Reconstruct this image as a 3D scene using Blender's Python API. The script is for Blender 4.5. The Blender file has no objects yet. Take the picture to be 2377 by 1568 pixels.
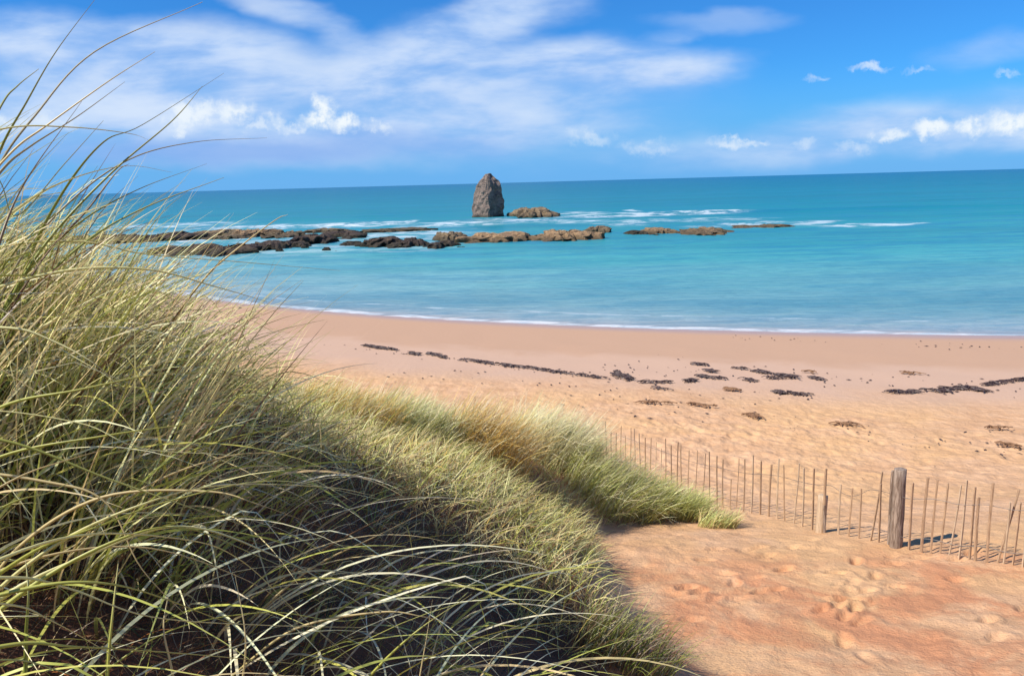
import bpy, bmesh, math, random
import numpy as np
from mathutils import Vector, Matrix, noise as mnoise
random.seed(7)
rng = np.random.default_rng(11)
S = bpy.context.scene
C = S.collection

# ------------------------------------------------------------------ camera
CAM_Z = 7.0
W, H, F = 2377.0, 1568.0, 1849.0           # reference frame and focal length in the same unit
PITCH = math.atan(360.5 / F)
ROLL = math.radians(1.55)
cam_d = bpy.data.cameras.new('camera')
cam = bpy.data.objects.new('camera', cam_d); C.objects.link(cam)
cam_d.sensor_width = 36; cam_d.lens = 36 * F / W
cam_d.clip_start = 0.05; cam_d.clip_end = 60000
cam.location = (0, 0, CAM_Z)
RC = Matrix.Rotation(math.pi / 2 - PITCH, 3, 'X') @ Matrix.Rotation(-ROLL, 3, 'Z')
cam.rotation_euler = RC.to_euler()
S.camera = cam

def ray(px, py):
    d = RC @ Vector(((px - W / 2) / F, -(py - H / 2) / F, -1))
    return d / d.y
def pt(px, py, Y):                           # a point seen in that direction, Y metres out
    d = ray(px, py); return Vector((d.x * Y, Y, CAM_Z + d.z * Y))
def on_level(px, py, z=0.0):
    d = ray(px, py); Y = (z - CAM_Z) / d.z; return Vector((d.x * Y, Y, z))

# ------------------------------------------------------------------ render / exposure
S.view_settings.view_transform = 'Standard'; S.view_settings.look = 'None'
S.view_settings.gamma = 1.0; S.view_settings.exposure = 0.27
S.render.resolution_x = 1024; S.render.resolution_y = 675

# ------------------------------------------------------------------ sun
SUN_AZ = Vector((-0.93, -0.37)); SUN_EL = math.radians(47)
sd = Vector((SUN_AZ.x, SUN_AZ.y, 0)).normalized() * math.cos(SUN_EL) + Vector((0, 0, math.sin(SUN_EL)))
sl = bpy.data.lights.new('sun', 'SUN'); sl.energy = 5.0; sl.angle = math.radians(0.5); sl.color = (1.0, 0.94, 0.84)
so = bpy.data.objects.new('sun', sl); C.objects.link(so)
so.rotation_euler = sd.to_track_quat('Z', 'Y').to_euler()

# ------------------------------------------------------------------ node helper
class NT:
    def __init__(s, tree): s.t = tree; s.n = tree.nodes; s.l = tree.links
    def new(s, typ, **kw):
        n = s.n.new(typ)
        for k, v in kw.items(): setattr(n, k, v)
        return n
    def put(s, sock, v):
        if isinstance(v, bpy.types.NodeSocket): s.l.new(v, sock)
        elif v is not None:
            try: sock.default_value = v
            except Exception: sock.default_value = (*v, 1.0)
    def m(s, op, a, b=None, c=None, clamp=False):
        n = s.new('ShaderNodeMath', operation=op, use_clamp=clamp)
        s.put(n.inputs[0], a)
        if b is not None: s.put(n.inputs[1], b)
        if c is not None: s.put(n.inputs[2], c)
        return n.outputs[0]
    def mix(s, f, a, b, blend='MIX'):
        n = s.new('ShaderNodeMix', data_type='RGBA', blend_type=blend)
        s.put(n.inputs[0], f); s.put(n.inputs[6], a); s.put(n.inputs[7], b)
        return n.outputs[2]
    def noise(s, vec, scale, detail=3, rough=0.5, dist=0.0, out=0):
        n = s.new('ShaderNodeTexNoise'); s.put(n.inputs['Vector'], vec)
        n.inputs['Scale'].default_value = scale; n.inputs['Detail'].default_value = detail
        n.inputs['Roughness'].default_value = rough; n.inputs['Distortion'].default_value = dist
        return n.outputs[out]
    def map(s, v, a, b, c=0.0, d=1.0, smooth=True):
        n = s.new('ShaderNodeMapRange', interpolation_type='SMOOTHSTEP' if smooth else 'LINEAR')
        for i, x in enumerate((v, a, b, c, d)): s.put(n.inputs[i], x)
        return n.outputs[0]
    def ramp(s, f, stops):
        n = s.new('ShaderNodeValToRGB'); s.put(n.inputs[0], f)
        e = n.color_ramp.elements
        while len(e) < len(stops): e.new(0.5)
        for i, (p, c) in enumerate(stops): e[i].position = p; e[i].color = (*c, 1)
        return n.outputs[0]
    def vec(s, x, y, z=0.0):
        n = s.new('ShaderNodeCombineXYZ')
        for i, v in enumerate((x, y, z)): s.put(n.inputs[i], v)
        return n.outputs[0]
    def scale(s, v, k):
        n = s.new('ShaderNodeVectorMath', operation='MULTIPLY'); s.put(n.inputs[0], v); n.inputs[1].default_value = k
        return n.outputs[0]
    def blob(s, u, v, cu, cv, ru, rv, a=0.35, b=1.15, tilt=0.0):
        du = s.m('SUBTRACT', u, cu); dv = s.m('SUBTRACT', v, cv)
        if tilt: dv = s.m('SUBTRACT', dv, s.m('MULTIPLY', du, tilt))
        du = s.m('MULTIPLY', du, 1 / ru); dv = s.m('MULTIPLY', dv, 1 / rv)
        r = s.m('SQRT', s.m('ADD', s.m('MULTIPLY', du, du), s.m('MULTIPLY', dv, dv)))
        return s.map(r, b, a, 0, 1)

# ------------------------------------------------------------------ world: sky and clouds
wd = bpy.data.worlds.new('World'); S.world = wd; wd.use_nodes = True
g = NT(wd.node_tree); g.n.clear()
SKY_K = 0.115
sky = g.new('ShaderNodeTexSky', sky_type='NISHITA'); sky.sun_disc = False
sky.sun_elevation = SUN_EL; sky.sun_rotation = math.atan2(SUN_AZ.x, SUN_AZ.y)
sky.air_density = 1.0; sky.dust_density = 0.3; sky.ozone_density = 3.0
hs = g.new('ShaderNodeHueSaturation'); hs.inputs['Hue'].default_value = 0.5
hs.inputs['Saturation'].default_value = 1.0; hs.inputs['Value'].default_value = 1.0
g.l.new(g.mix(1.0, sky.outputs[0], (.165, .565, 1.04), 'MULTIPLY'), hs.inputs['Color'])
tc = g.new('ShaderNodeTexCoord'); sx = g.new('ShaderNodeSeparateXYZ'); g.l.new(tc.outputs['Generated'], sx.inputs[0])
yy = g.m('MAXIMUM', sx.outputs[1], 0.08)
u0 = g.m('DIVIDE', sx.outputs[0], yy); v0 = g.m('DIVIDE', sx.outputs[2], yy)
uv = g.vec(u0, g.m('MULTIPLY', v0, 2.2))
front = g.map(sx.outputs[1], 0.1, 0.35)
nz = g.new('ShaderNodeTexNoise'); g.l.new(uv, nz.inputs['Vector']); nz.inputs['Scale'].default_value = 3.6
nz.inputs['Detail'].default_value = 5; nz.inputs['Roughness'].default_value = 0.55
sc = g.new('ShaderNodeSeparateColor'); g.l.new(nz.outputs['Color'], sc.inputs[0])
u = g.m('ADD', u0, g.m('MULTIPLY', g.m('SUBTRACT', sc.outputs[0], 0.5), 0.20))
v = g.m('ADD', v0, g.m('MULTIPLY', g.m('SUBTRACT', sc.outputs[1], 0.5), 0.075))
def uvof(px, py):
    d = ray(px, py); return d.x, d.z
soft = [  # px, py, rx, ry, weight, tilt
 (120, 110, 300, 75, .95, -.05), (420, 150, 330, 95, .95, -.05), (200, 260, 420, 120, .85, 0), (620, 20, 130, 45, .7, -.2),
 (770, 80, 80, 40, .5, -.3), (640, 260, 420, 120, .8, 0), (900, 170, 230, 85, .75, 0), (1020, 110, 230, 90, .9, .2), (1180, 25, 190, 60, .9, .1), (1330, 140, 170, 62, .95, 0), (1380, 150, 120, 40, .8, 0), (1560, 175, 130, 38, .9, 0),
 (1460, 165, 260, 62, .97, -.05), (1230, 165, 280, 60, .8, 0), (1040, 265, 420, 80, .75, -.02), (800, 330, 640, 60, .5, 0), (2230, 285, 560, 80, .62, .1),
 (1900, 330, 700, 60, .5, .03), (500, 230, 600, 110, .4, 0), (1150, 230, 560, 100, .5, 0), (1640, 50, 160, 28, .3, -.1), (2300, 110, 170, 40, .3, .1), (1540, 85, 50, 22, .35, 0)]
m = None
for (px, py, rx, ry, w, ti) in soft:
    cu, cv = uvof(px, py)
    b = g.m('MULTIPLY', g.blob(u, v, cu, cv, rx / F, ry / F, .3, 1.2, ti), w)
    m = b if m is None else g.m('ADD', g.m('MULTIPLY', m, g.m('SUBTRACT', 1.0, b)), b)
fine = g.noise(g.vec(g.m('MULTIPLY', u0, 1.0), g.m('MULTIPLY', v0, 3.4)), 5.0, 6, .55, .15)
m = g.m('MULTIPLY', m, g.map(fine, .34, .56, .55, 1.0))
# thin cloud everywhere else round the sky, for the light and the reflections
gen = g.noise(tc.outputs['Generated'], 2.6, 5, .55, .3)
back = g.m('MULTIPLY', g.map(gen, .48, .72, 0, .7), g.m('SUBTRACT', 1.0, front))
m = g.m('ADD', g.m('MULTIPLY', m, front), back, clamp=True)
soft_col = g.mix(g.map(fine, .35, .7), (0.38, 0.58, 0.95), (0.68, 0.80, 0.99))
EXK = SKY_K * 2 ** .27                    # cloud colours are given as they look at this exposure
soft_col = g.mix(1.0, soft_col, (1 / EXK,) * 3, 'MULTIPLY')
# small bright cumulus heads over a grey-blue band
dn = g.new('ShaderNodeTexNoise'); g.l.new(g.vec(u0, v0), dn.inputs['Vector']); dn.inputs['Scale'].default_value = 38
dn.inputs['Detail'].default_value = 5; dn.inputs['Roughness'].default_value = .62
sc2 = g.new('ShaderNodeSeparateColor'); g.l.new(dn.outputs['Color'], sc2.inputs[0])
uc = g.m('ADD', u0, g.m('MULTIPLY', g.m('SUBTRACT', sc2.outputs[0], .5), .040))
vc = g.m('ADD', v0, g.m('MULTIPLY', g.m('SUBTRACT', sc2.outputs[1], .5), .040))
cum = [(430, 268, 38, 26, .85), (470, 262, 34, 26, .8), (540, 258, 42, 20, .85), (410, 290, 30, 12, .7), (640, 282, 22, 16, .6), (600, 292, 30, 10, .5), (750, 252, 24, 26, 1), (742, 278, 40, 20, 1),
 (800, 284, 34, 18, 1), (875, 294, 28, 12, .6), (690, 296, 60, 10, .5), (20, 285, 60, 16, .6), (120, 280, 60, 14, .5),
 (2065, 312, 46, 15, .75), (2165, 294, 46, 18, .95), (2255, 292, 38, 19, .95), (2345, 286, 50, 24, 1), (2420, 285, 50, 24, 1), (2520, 290, 80, 20, .9), (1700, 332, 42, 11, .6), (1755, 330, 30, 9, .5), (1370, 318, 52, 16, .4),
 (1505, 338, 60, 12, .35), (1980, 342, 42, 12, .35), (1870, 335, 26, 10, .35), (2022, 158, 38, 9, .6), (1895, 180, 26, 6, .35), (2140, 165, 34, 6, .3), (2340, 170, 26, 6, .3)]
q = None
for (px, py, rx, ry, w) in cum:
    cu, cv = uvof(px, py)
    b = g.m('MULTIPLY', g.blob(uc, vc, cu, cv, rx * 1.15 / F, ry * 1.2 / F, .25, 1.3), w)
    q = b if q is None else g.m('MAXIMUM', q, b)
q = g.m('MULTIPLY', g.m('MULTIPLY', q, g.map(g.noise(g.vec(u0, v0), 60, 4, .6), .34, .56, .35, 1)), front)
cu, cv = uvof(600, 345)
gb = g.m('MULTIPLY', g.m('MULTIPLY', g.blob(u, v, cu, cv, 620 / F, 46 / F, .2, 1.2), .75), front)
# horizon haze belongs to the air far out over the sea
c0 = g.mix(g.m('MULTIPLY', g.map(v0, 0.14, 0.0), .85), hs.outputs[0], tuple(x / EXK for x in (.16, .46, .92)))
c1 = g.mix(m, c0, soft_col)
c2 = g.mix(gb, c1, tuple(x / EXK for x in (.23, .43, .87)))
c3 = g.mix(q, c2, tuple(x / EXK for x in (.88, .95, 1.0)))
bg = g.new('ShaderNodeBackground'); bg.inputs['Strength'].default_value = SKY_K
g.l.new(c3, bg.inputs['Color'])
wo = g.new('ShaderNodeOutputWorld'); g.l.new(bg.outputs[0], wo.inputs['Surface'])

# ------------------------------------------------------------------ tagging, mesh helpers
def tag(o, label=None, cat=None, group=None, kind=None):
    for k, val in (('label', label), ('category', cat), ('group', group), ('kind', kind)):
        if val: o[k] = val
    return o
def mesh_obj(name, verts, faces, mat, parent=None, smooth=True, cols=None):
    me = bpy.data.meshes.new(name)
    verts = np.asarray(verts, dtype=np.float32).reshape(-1, 3)
    faces = np.asarray(faces, dtype=np.int32)
    k = faces.shape[1]
    me.vertices.add(len(verts)); me.vertices.foreach_set('co', verts.ravel())
    me.loops.add(faces.size); me.loops.foreach_set('vertex_index', faces.ravel())
    me.polygons.add(len(faces)); me.polygons.foreach_set('loop_start', np.arange(0, faces.size, k, dtype=np.int32))
    me.polygons.foreach_set('loop_total', np.full(len(faces), k, dtype=np.int32))
    me.polygons.foreach_set('use_smooth', np.full(len(faces), smooth))
    me.update(); me.validate()
    if cols is not None:
        a = me.color_attributes.new('tint', 'FLOAT_COLOR', 'POINT')
        c4 = np.ones((len(verts), 4), dtype=np.float32); c4[:, :3] = cols
        a.data.foreach_set('color', c4.ravel())
    me.materials.append(mat)
    o = bpy.data.objects.new(name, me); C.objects.link(o)
    if parent: o.parent = parent
    return o
def grid_faces(nx, ny):
    i = np.arange(nx * ny).reshape(ny, nx)
    return np.stack([i[:-1, :-1], i[:-1, 1:], i[1:, 1:], i[1:, :-1]], -1).reshape(-1, 4)

_P = rng.permutation(256); _P = np.concatenate([_P, _P]); _G = rng.uniform(0, 2 * np.pi, 256)
def pn(x, y):
    x = np.asarray(x, float); y = np.asarray(y, float)
    xi = np.floor(x).astype(int); yi = np.floor(y).astype(int); xf = x - xi; yf = y - yi
    def gr(ix, iy, fx, fy):
        a = _G[_P[(_P[ix & 255] + iy) & 255]]; return np.cos(a) * fx + np.sin(a) * fy
    U = xf * xf * xf * (xf * (xf * 6 - 15) + 10); V = yf * yf * yf * (yf * (yf * 6 - 15) + 10)
    a = gr(xi, yi, xf, yf); b = gr(xi + 1, yi, xf - 1, yf); c = gr(xi, yi + 1, xf, yf - 1); d = gr(xi + 1, yi + 1, xf - 1, yf - 1)
    return (a + (b - a) * U) + ((c + (d - c) * U) - (a + (b - a) * U)) * V
def fbm(x, y, o=4):
    s = 0; a = 1
    for i in range(o): s = s + a * pn(x * 2 ** i + 17.3 * i, y * 2 ** i + 5.1 * i); a *= .5
    return s

# ------------------------------------------------------------------ terrain
SH_A, SH_B, SH_K = 27.5, 12.6, 29.0
def shore_y(x): return SH_A + SH_B * np.exp(-np.clip(x, -33, 400) / SH_K)
PY = np.array([-60, -6, 0, 5, 7, 8.6, 10.3, 12, 13.5, 16])
PZ = np.array([9, 5.2, 4.1, 3.15, 2.68, 2.4, 2.08, 1.62, 1.2, .86])
def sand_z(x, y):
    z1 = np.interp(y + .25 * np.sin(x * .5), PY, PZ)
    s = (y - 16) / np.maximum(shore_y(x) - 16, 4)
    z2 = np.where(s < 1, .86 * np.maximum(1 - s, 0) ** 1.15, 0)
    z2 = np.where(s >= 1, np.maximum(-.05 * (y - shore_y(x)), -6.0), z2)
    w = np.clip((y - 13.5) / 6, 0, 1); w = w * w * (3 - 2 * w)
    return np.where(y < 16, z1 * (1 - w) + np.where(y < 16, .86, 0) * w, z2)
DC = np.array([
 (0,0,5.3),(1,0,4.8),(-1,0,5.75),(-2.5,0,6.3),(-1,2,5.7),(-2,2.6,6.3),(-3,3.4,6.7),(-.35,3.1,4.9),(-.1,4.4,4.1),(.45,5.8,3.5),(1.05,6.0,3.25),(1.1,7,2.8),
 (-2.4,5,6.0),(-1.2,4.5,5.1),(-2.2,6,5.4),(-2.5,8,4.5),(-1,7,4.3),(-.5,8.5,3.6),(.2,8.6,3.05),(1.25,8.5,2.25),(-1.1,11,3.35),(.1,11,2.75),(1.0,12.4,2.35),
 (.5,10.6,2.35),(2.0,12.5,1.85),(3.3,12.6,1.35),(-5,5,6.5),(-6,10,5.0),(-4,12,3.8),(-2,13.5,2.6),(0,14.2,1.5),(-3,17,.6),(-8,17,1.8),(-6,0,7),(-10,8,6.3),
 (2.2,5,2.3),(3.5,2,2.4),(2.5,9,1.2),(4.5,13.5,.3),(2,15,.3),(5,8,0),(-12,18,2),(-14,0,8),(-6,-5,7),(2,-4,5),(-5,22,0),(-12,25,0),(1.0,10.2,1.95),(1.9,11.5,1.2),(8,4,-1),(8,12,-2),(2,20,-1)], float)
def _tps(r2): return np.where(r2 > 0, r2 * np.log(np.maximum(r2, 1e-12)) * .5, 0)
_n = len(DC); _A = np.zeros((_n + 3, _n + 3))
_d2 = (DC[:, None, 0] - DC[None, :, 0]) ** 2 + (DC[:, None, 1] - DC[None, :, 1]) ** 2
_A[:_n, :_n] = _tps(_d2) + np.eye(_n) * .15; _A[:_n, _n] = 1; _A[:_n, _n + 1:] = DC[:, :2]; _A[_n, :_n] = 1; _A[_n + 1:, :_n] = DC[:, :2].T
_w = np.linalg.solve(_A, np.concatenate([DC[:, 2], [0, 0, 0]]))
def dune_z(x, y):
    sh = np.shape(x); x = np.ravel(x); y = np.ravel(y); z = np.full(x.shape, -5.0)
    inside = (y < 27) & (y > -8) & (x > -16) & (x < 9)
    xs, ys = x[inside], y[inside]
    k = np.zeros(len(xs))
    for i in range(_n): k += _w[i] * _tps((xs - DC[i, 0]) ** 2 + (ys - DC[i, 1]) ** 2)
    z[inside] = k + _w[_n] + _w[_n + 1] * xs + _w[_n + 2] * ys
    # fade the mound out at the edge of its area
    e = np.minimum.reduce([27 - y, (x + 60) * 9, 9 - x])
    return (z - np.clip(3 - e, 0, 3) * 2).reshape(sh)
def smax(a, b, k): h = np.clip(.5 + .5 * (a - b) / k, 0, 1); return b * (1 - h) + a * h + k * h * (1 - h)
_fr = np.random.default_rng(5); FEET = []
for (ax, ay, bx, by, n_) in ((1.6, 7.6, 5.2, 8.6, 9), (1.8, 8.6, 6.0, 9.4, 10), (3.0, 6.4, 4.6, 9.6, 9), (2.2, 9.6, 4.2, 10.2, 6), (4.2, 6.8, 6.2, 7.6, 6), (3.2, 7.4, 3.9, 8.0, 7), (2.0, 8.0, 2.7, 8.5, 6)):
    h_ = math.atan2(by - ay, bx - ax)
    for i_ in range(n_):
        f_ = (i_ + .5) / n_; sd_ = .11 * (1 if i_ % 2 else -1)
        FEET.append((ax + (bx - ax) * f_ - math.sin(h_) * sd_ + _fr.normal(0, .09), ay + (by - ay) * f_ + math.cos(h_) * sd_ + _fr.normal(0, .09), h_ + _fr.normal(0, .35), _fr.uniform(.4, 1.15)))
def feet_z(x, y):
    z = np.zeros(np.shape(x))
    for (fx, fy, h_, k_) in FEET:
        m_ = (np.abs(x - fx) < .45) & (np.abs(y - fy) < .45)
        if not np.any(m_): continue
        dx, dy = x[m_] - fx, y[m_] - fy; a_ = (dx * math.cos(h_) + dy * math.sin(h_)) / .125; b_ = (-dx * math.sin(h_) + dy * math.cos(h_)) / .065
        r_ = np.sqrt(a_ * a_ + b_ * b_); z[m_] += k_ * (-.055 * np.exp(-r_ ** 3) + .018 * np.exp(-((r_ - 1.45) / .4) ** 2))
    return z
def ground_z(x, y, detail=True):
    x = np.asarray(x, float); y = np.asarray(y, float)
    xl = np.clip(x, -15.9, None)                # the dune ridge carries on to the left
    z = smax(dune_z(xl, y), sand_z(x, y), .25)
    z = z + .05 * fbm(x * .35, y * .35, 2) * np.clip((shore_y(x) - y) / 12, 0, 1)
    if detail:
        tramp = np.clip((y - 11) / 5, .6, 1) * np.clip((shore_y(x) - 13 - y) / 6, 0, 1)
        if np.ndim(x) == 2: z = z + feet_z(x, y)
        z = z + tramp * (.035 * fbm(x * 2.9, y * 2.9, 3) - .09 * np.clip(pn(x * 3.1 + 40, y * 2.6) - .22, 0, 1)) * np.clip(1.4 + 1.2 * pn(x * .3, y * .3 + 9), .3, 1.6)
    return z
def axis(vals): return np.concatenate([np.asarray(a, float) for a in vals])
gx = axis([-np.geomspace(20000, 40, 18), np.arange(-39, -16, 1.0), np.arange(-16, -5, .3), np.arange(-5, 0, .08), np.arange(0, 9, .03), np.arange(9, 14, .08), np.arange(14, 40, .25), np.geomspace(41, 20000, 18)])
gy = axis([-np.geomspace(20000, 20, 10), np.arange(-19, -2, 1.0), np.arange(-2, 4, .2), np.arange(4, 5.5, .06), np.arange(5.5, 13, .03), np.arange(13, 20, .055), np.arange(20, 34, .12), np.arange(34, 70, .6), np.geomspace(71, 25000, 16)])
GX, GY = np.meshgrid(gx, gy); GZ = ground_z(GX, GY)

def mat(name):
    m_ = bpy.data.materials.new(name); m_.use_nodes = True; t = NT(m_.node_tree); t.n.clear()
    out = t.new('ShaderNodeOutputMaterial'); return m_, t, out
def shore_s(t, pos):                              # metres beyond the water's edge
    s = t.new('ShaderNodeSeparateXYZ'); t.l.new(pos, s.inputs[0])
    x = t.m('MAXIMUM', s.outputs[0], -33.0)
    e = t.m('MULTIPLY_ADD', t.m('EXPONENT', t.m('MULTIPLY', x, -1 / SH_K)), SH_B, SH_A)
    return s, t.m('SUBTRACT', s.outputs[1], e)
def bump(t, h, strength, dist, normal=None):
    b = t.new('ShaderNodeBump'); t.put(b.inputs['Height'], h); b.inputs['Strength'].default_value = strength
    b.inputs['Distance'].default_value = dist
    if normal: t.l.new(normal, b.inputs['Normal'])
    return b.outputs[0]
def pbsdf(t, out, col, rough=.8, spec=.2, normal=None):
    p = t.new('ShaderNodeBsdfPrincipled'); t.put(p.inputs['Base Color'], col); t.put(p.inputs['Roughness'], rough)
    t.put(p.inputs['Specular IOR Level'], spec)
    if normal is not None: t.l.new(normal, p.inputs['Normal'])
    t.l.new(p.outputs[0], out.inputs[0]); return p

# sand
M_sand, t, out = mat('sand')
geo = t.new('ShaderNodeNewGeometry'); pos = geo.outputs['Position']
sp, s = shore_s(t, pos)
n1 = t.noise(pos, .35, 4, .55, .4); n2 = t.noise(pos, 1.6, 5, .6, .3); n3 = t.noise(pos, 7, 4, .6)
dry = t.mix(t.map(n2, .35, .68), (.56, .325, .175), (.67, .41, .235))
dry = t.mix(t.map(n1, .42, .62, 0, .55), dry, (.64, .38, .175))
red = t.m('MULTIPLY', t.map(t.noise(pos, .9, 6, .65, .6), .40, .60), t.map(sp.outputs[1], 10.6, 8.4))
dry = t.mix(t.m('MULTIPLY', red, .8), dry, (.53, .225, .11))
sw = t.m('ADD', s, t.m('MULTIPLY', t.m('SUBTRACT', n1, .5), 5.0))
pink = t.mix(t.map(sw, -16, -12), dry, (.55, .36, .25))
pink = t.mix(t.map(sw, -9.5, -7.5), pink, (.50, .31, .20))
wet = t.mix(t.map(s, -2.2, -.6), pink, (.44, .29, .22))
shell = t.map(t.noise(pos, 22, 2, .6), .66, .74, 0, .4)
col = t.mix(shell, wet, (.42, .24, .14))
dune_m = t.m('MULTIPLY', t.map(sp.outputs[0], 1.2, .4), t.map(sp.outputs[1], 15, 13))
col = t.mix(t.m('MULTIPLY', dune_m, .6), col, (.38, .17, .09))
thatch_shade = t.m('MULTIPLY', t.map(t.m('ADD', sp.outputs[0], t.m('MULTIPLY', t.m('SUBTRACT', n2, .5), .8)), 1.0, .45), t.map(sp.outputs[1], 13, 9))
col = t.mix(t.m('MULTIPLY', thatch_shade, .9), col, t.mix(n3, (.030, .018, .012), (.15, .06, .035)))  # thatch and soil brown sunk near black, painting the grass's own shade
hN = t.m('ADD', t.m('MULTIPLY', t.m('MULTIPLY', t.noise(pos, 4.6, 3, .5, .2), t.map(sp.outputs[1], 9, 13, .3, 1)), t.map(s, -12, -16, .12, 1)), t.m('MULTIPLY', n3, t.map(s, -9, -16, .06, .35)))
n4 = t.noise(pos, 26, 4, .65); nearm = t.map(sp.outputs[1], 16, 9, .15, 1)
hN = t.m('ADD', hN, t.m('MULTIPLY', t.m('MULTIPLY', n4, .34), nearm))
col = t.mix(t.m('MULTIPLY', t.map(n4, .56, .68, 0, .35), nearm), col, (.36, .19, .11))
nrm = bump(t, hN, .8, .075)
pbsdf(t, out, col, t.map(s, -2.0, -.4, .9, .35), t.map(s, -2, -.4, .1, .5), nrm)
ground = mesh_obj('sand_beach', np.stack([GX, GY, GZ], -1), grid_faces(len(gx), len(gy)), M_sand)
tag(ground, 'pale orange sand beach sloping from the dune down to the water', kind='structure')

# ------------------------------------------------------------------ water
M_water, t, out = mat('sea_water')
geo = t.new('ShaderNodeNewGeometry'); pos = geo.outputs['Position']
sp, s = shore_s(t, pos)
X, Y = sp.outputs[0], sp.outputs[1]
lg = t.m('LOGARITHM', t.m('MAXIMUM', s, .3), 10.0)         # -0.5 .. 4
wob = t.noise(t.scale(pos, (.010, .035, 0)), 1.0, 4, .6)
lgw = t.m('ADD', lg, t.m('MULTIPLY', t.m('SUBTRACT', wob, .5), .7))
f = t.map(lgw, -.5, 3.6, 0, 1, False)
col = t.ramp(f, [(0, (.48, .39, .34)), (.12, (.39, .41, .40)), (.26, (.32, .42, .43)), (.40, (.21, .42, .43)), (.50, (.075, .36, .365)), (.62, (.012, .24, .27)), (.8, (.003, .15, .23)), (1, (.002, .11, .25))])
# long darker and lighter streaks lying along the swell
st = t.noise(t.scale(pos, (.08, .26, 0)), 1.0, 5, .62, .4)
st2 = t.noise(t.scale(pos, (.0045, .03, 0)), 1.0, 4, .6, .3)
col = t.mix(t.map(st, .44, .62, 0, t.map(s, 8, 60, .28, .6)), col, (.02, .20, .33))
col = t.mix(t.map(st2, .45, .66, 0, .5), col, (.012, .16, .22))
# foam: shore edge, and breakers round the reef; wide faint blobs paint pale reflection between rocks
fn = t.noise(t.scale(pos, (.5, 1.2, 0)), 1.0, 5, .65, .5)
edge_w = t.map(t.noise(t.scale(pos, (.12, .12, 0)), 1.0, 2, .5), .35, .65, .25, 1.3)
edge = t.m('MULTIPLY', t.map(t.m('SUBTRACT', s, t.m('MULTIPLY', edge_w, .55)), .2, -.1), t.map(fn, .34, .56, .15, 1))
foam = t.m('MULTIPLY', edge, .65)
band = t.map(t.m('ABSOLUTE', t.m('SUBTRACT', t.m('ADD', s, t.m('MULTIPLY', t.m('SUBTRACT', t.noise(t.scale(pos, (.05, .05, 0)), 1.0, 2), .5), 6)), 3.2)), .35, .1)
foam = t.m('MAXIMUM', foam, t.m('MULTIPLY', t.m('MULTIPLY', band, t.map(fn, .45, .6)), .35))
XX = t.m('ADD', X, t.m('MULTIPLY', t.m('SUBTRACT', t.noise(t.scale(pos, (.15, .15, 0)), 1.0, 3), .5), 8)); 
YY = t.m('ADD', Y, t.m('MULTIPLY', t.m('SUBTRACT', t.noise(t.scale(pos, (.08, .10, 0)), 2.0, 3), .5), 14))
brk_refl = [(700, 566, 420, 20, .38), (300, 556, 260, 20, .45), (900, 545, 220, 12, .6), (1330, 514, 90, 4, .7), (660, 545, 60, 5, .8), (470, 560, 80, 7, .7), (1480, 499, 240, 3.5, .75), (1350, 494, 60, 3.5, .7), (1640, 493, 90, 3.5, .7), (1475, 489, 18, 2.5, .8), (2000, 521, 130, 4, .7), (1760, 520, 160, 5, .6), (830, 521, 150, 5, .95), (600, 527, 170, 5, .8), (955, 513, 20, 3, .9), (420, 522, 140, 6, .7), (250, 528, 160, 6, .6),
       (1240, 512, 70, 5, .9), (1060, 519, 150, 6, .75), (1140, 511, 60, 5, .55), (1000, 543, 60, 8, .5), (730, 556, 60, 5, .5), (1450, 520, 50, 5, .4), (520, 560, 60, 8, .55), (940, 578, 160, 7, .3), (1560, 512, 220, 5, .6), (1850, 516, 120, 3.5, .6), (2100, 518, 60, 3, .5)]
for (px, py, rx, ry, w) in brk_refl:
    c = on_level(px, py); c2_ = on_level(px + rx, py - rx * .027); c3_ = on_level(px, py - ry)
    rxm = (c2_ - c).length; rym = (c3_ - c).length
    b = t.m('MULTIPLY', t.blob(XX, YY, c.x, c.y, rxm, rym, .5, 1.25, (c2_.y - c.y) / (c2_.x - c.x)), w)
    foam = t.m('MAXIMUM', foam, t.m('MULTIPLY', b, t.map(t.noise(t.scale(pos, (.22, .25, 0)), 1.0, 5, .7, .4), .44, .58, .05, 1)))
col = t.mix(foam, col, (.74, .78, .80))
w1 = t.noise(t.scale(pos, (.5, 1.6, 0)), 1.0, 4, .6, .3); w2 = t.noise(t.scale(pos, (.05, .22, 0)), 1.0, 3, .55)
far = t.map(lg, 1.2, 2.6, 1, .25)
hh = t.m('ADD', t.m('MULTIPLY', w1, t.m('MULTIPLY', far, .22)), t.m('MULTIPLY', w2, .9))
w3 = t.noise(t.scale(pos, (1.6, 4.5, 0)), 1.0, 3, .6)
hh = t.m('ADD', hh, t.m('MULTIPLY', t.m('MULTIPLY', w3, .06), far))
nrm = bump(t, hh, 1.0, 1.0)
col = t.mix(t.map(w1, .42, .60, 0, .28), col, (.03, .19, .27))
df = t.new('ShaderNodeBsdfDiffuse'); t.put(df.inputs[0], col); t.l.new(nrm, df.inputs['Normal'])
gl = t.new('ShaderNodeBsdfGlossy'); gl.inputs['Roughness'].default_value = .22; gl.inputs[0].default_value = (.9, .95, 1, 1); t.l.new(nrm, gl.inputs['Normal'])
fr = t.new('ShaderNodeFresnel'); fr.inputs[0].default_value = 1.33; t.l.new(nrm, fr.inputs['Normal'])
fac = t.m('MULTIPLY', t.m('MINIMUM', fr.outputs[0], .20), t.m('SUBTRACT', 1.0, foam))
mx = t.new('ShaderNodeMixShader'); t.l.new(fac, mx.inputs[0]); t.l.new(df.outputs[0], mx.inputs[1]); t.l.new(gl.outputs[0], mx.inputs[2])
t.l.new(mx.outputs[0], out.inputs[0])
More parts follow.
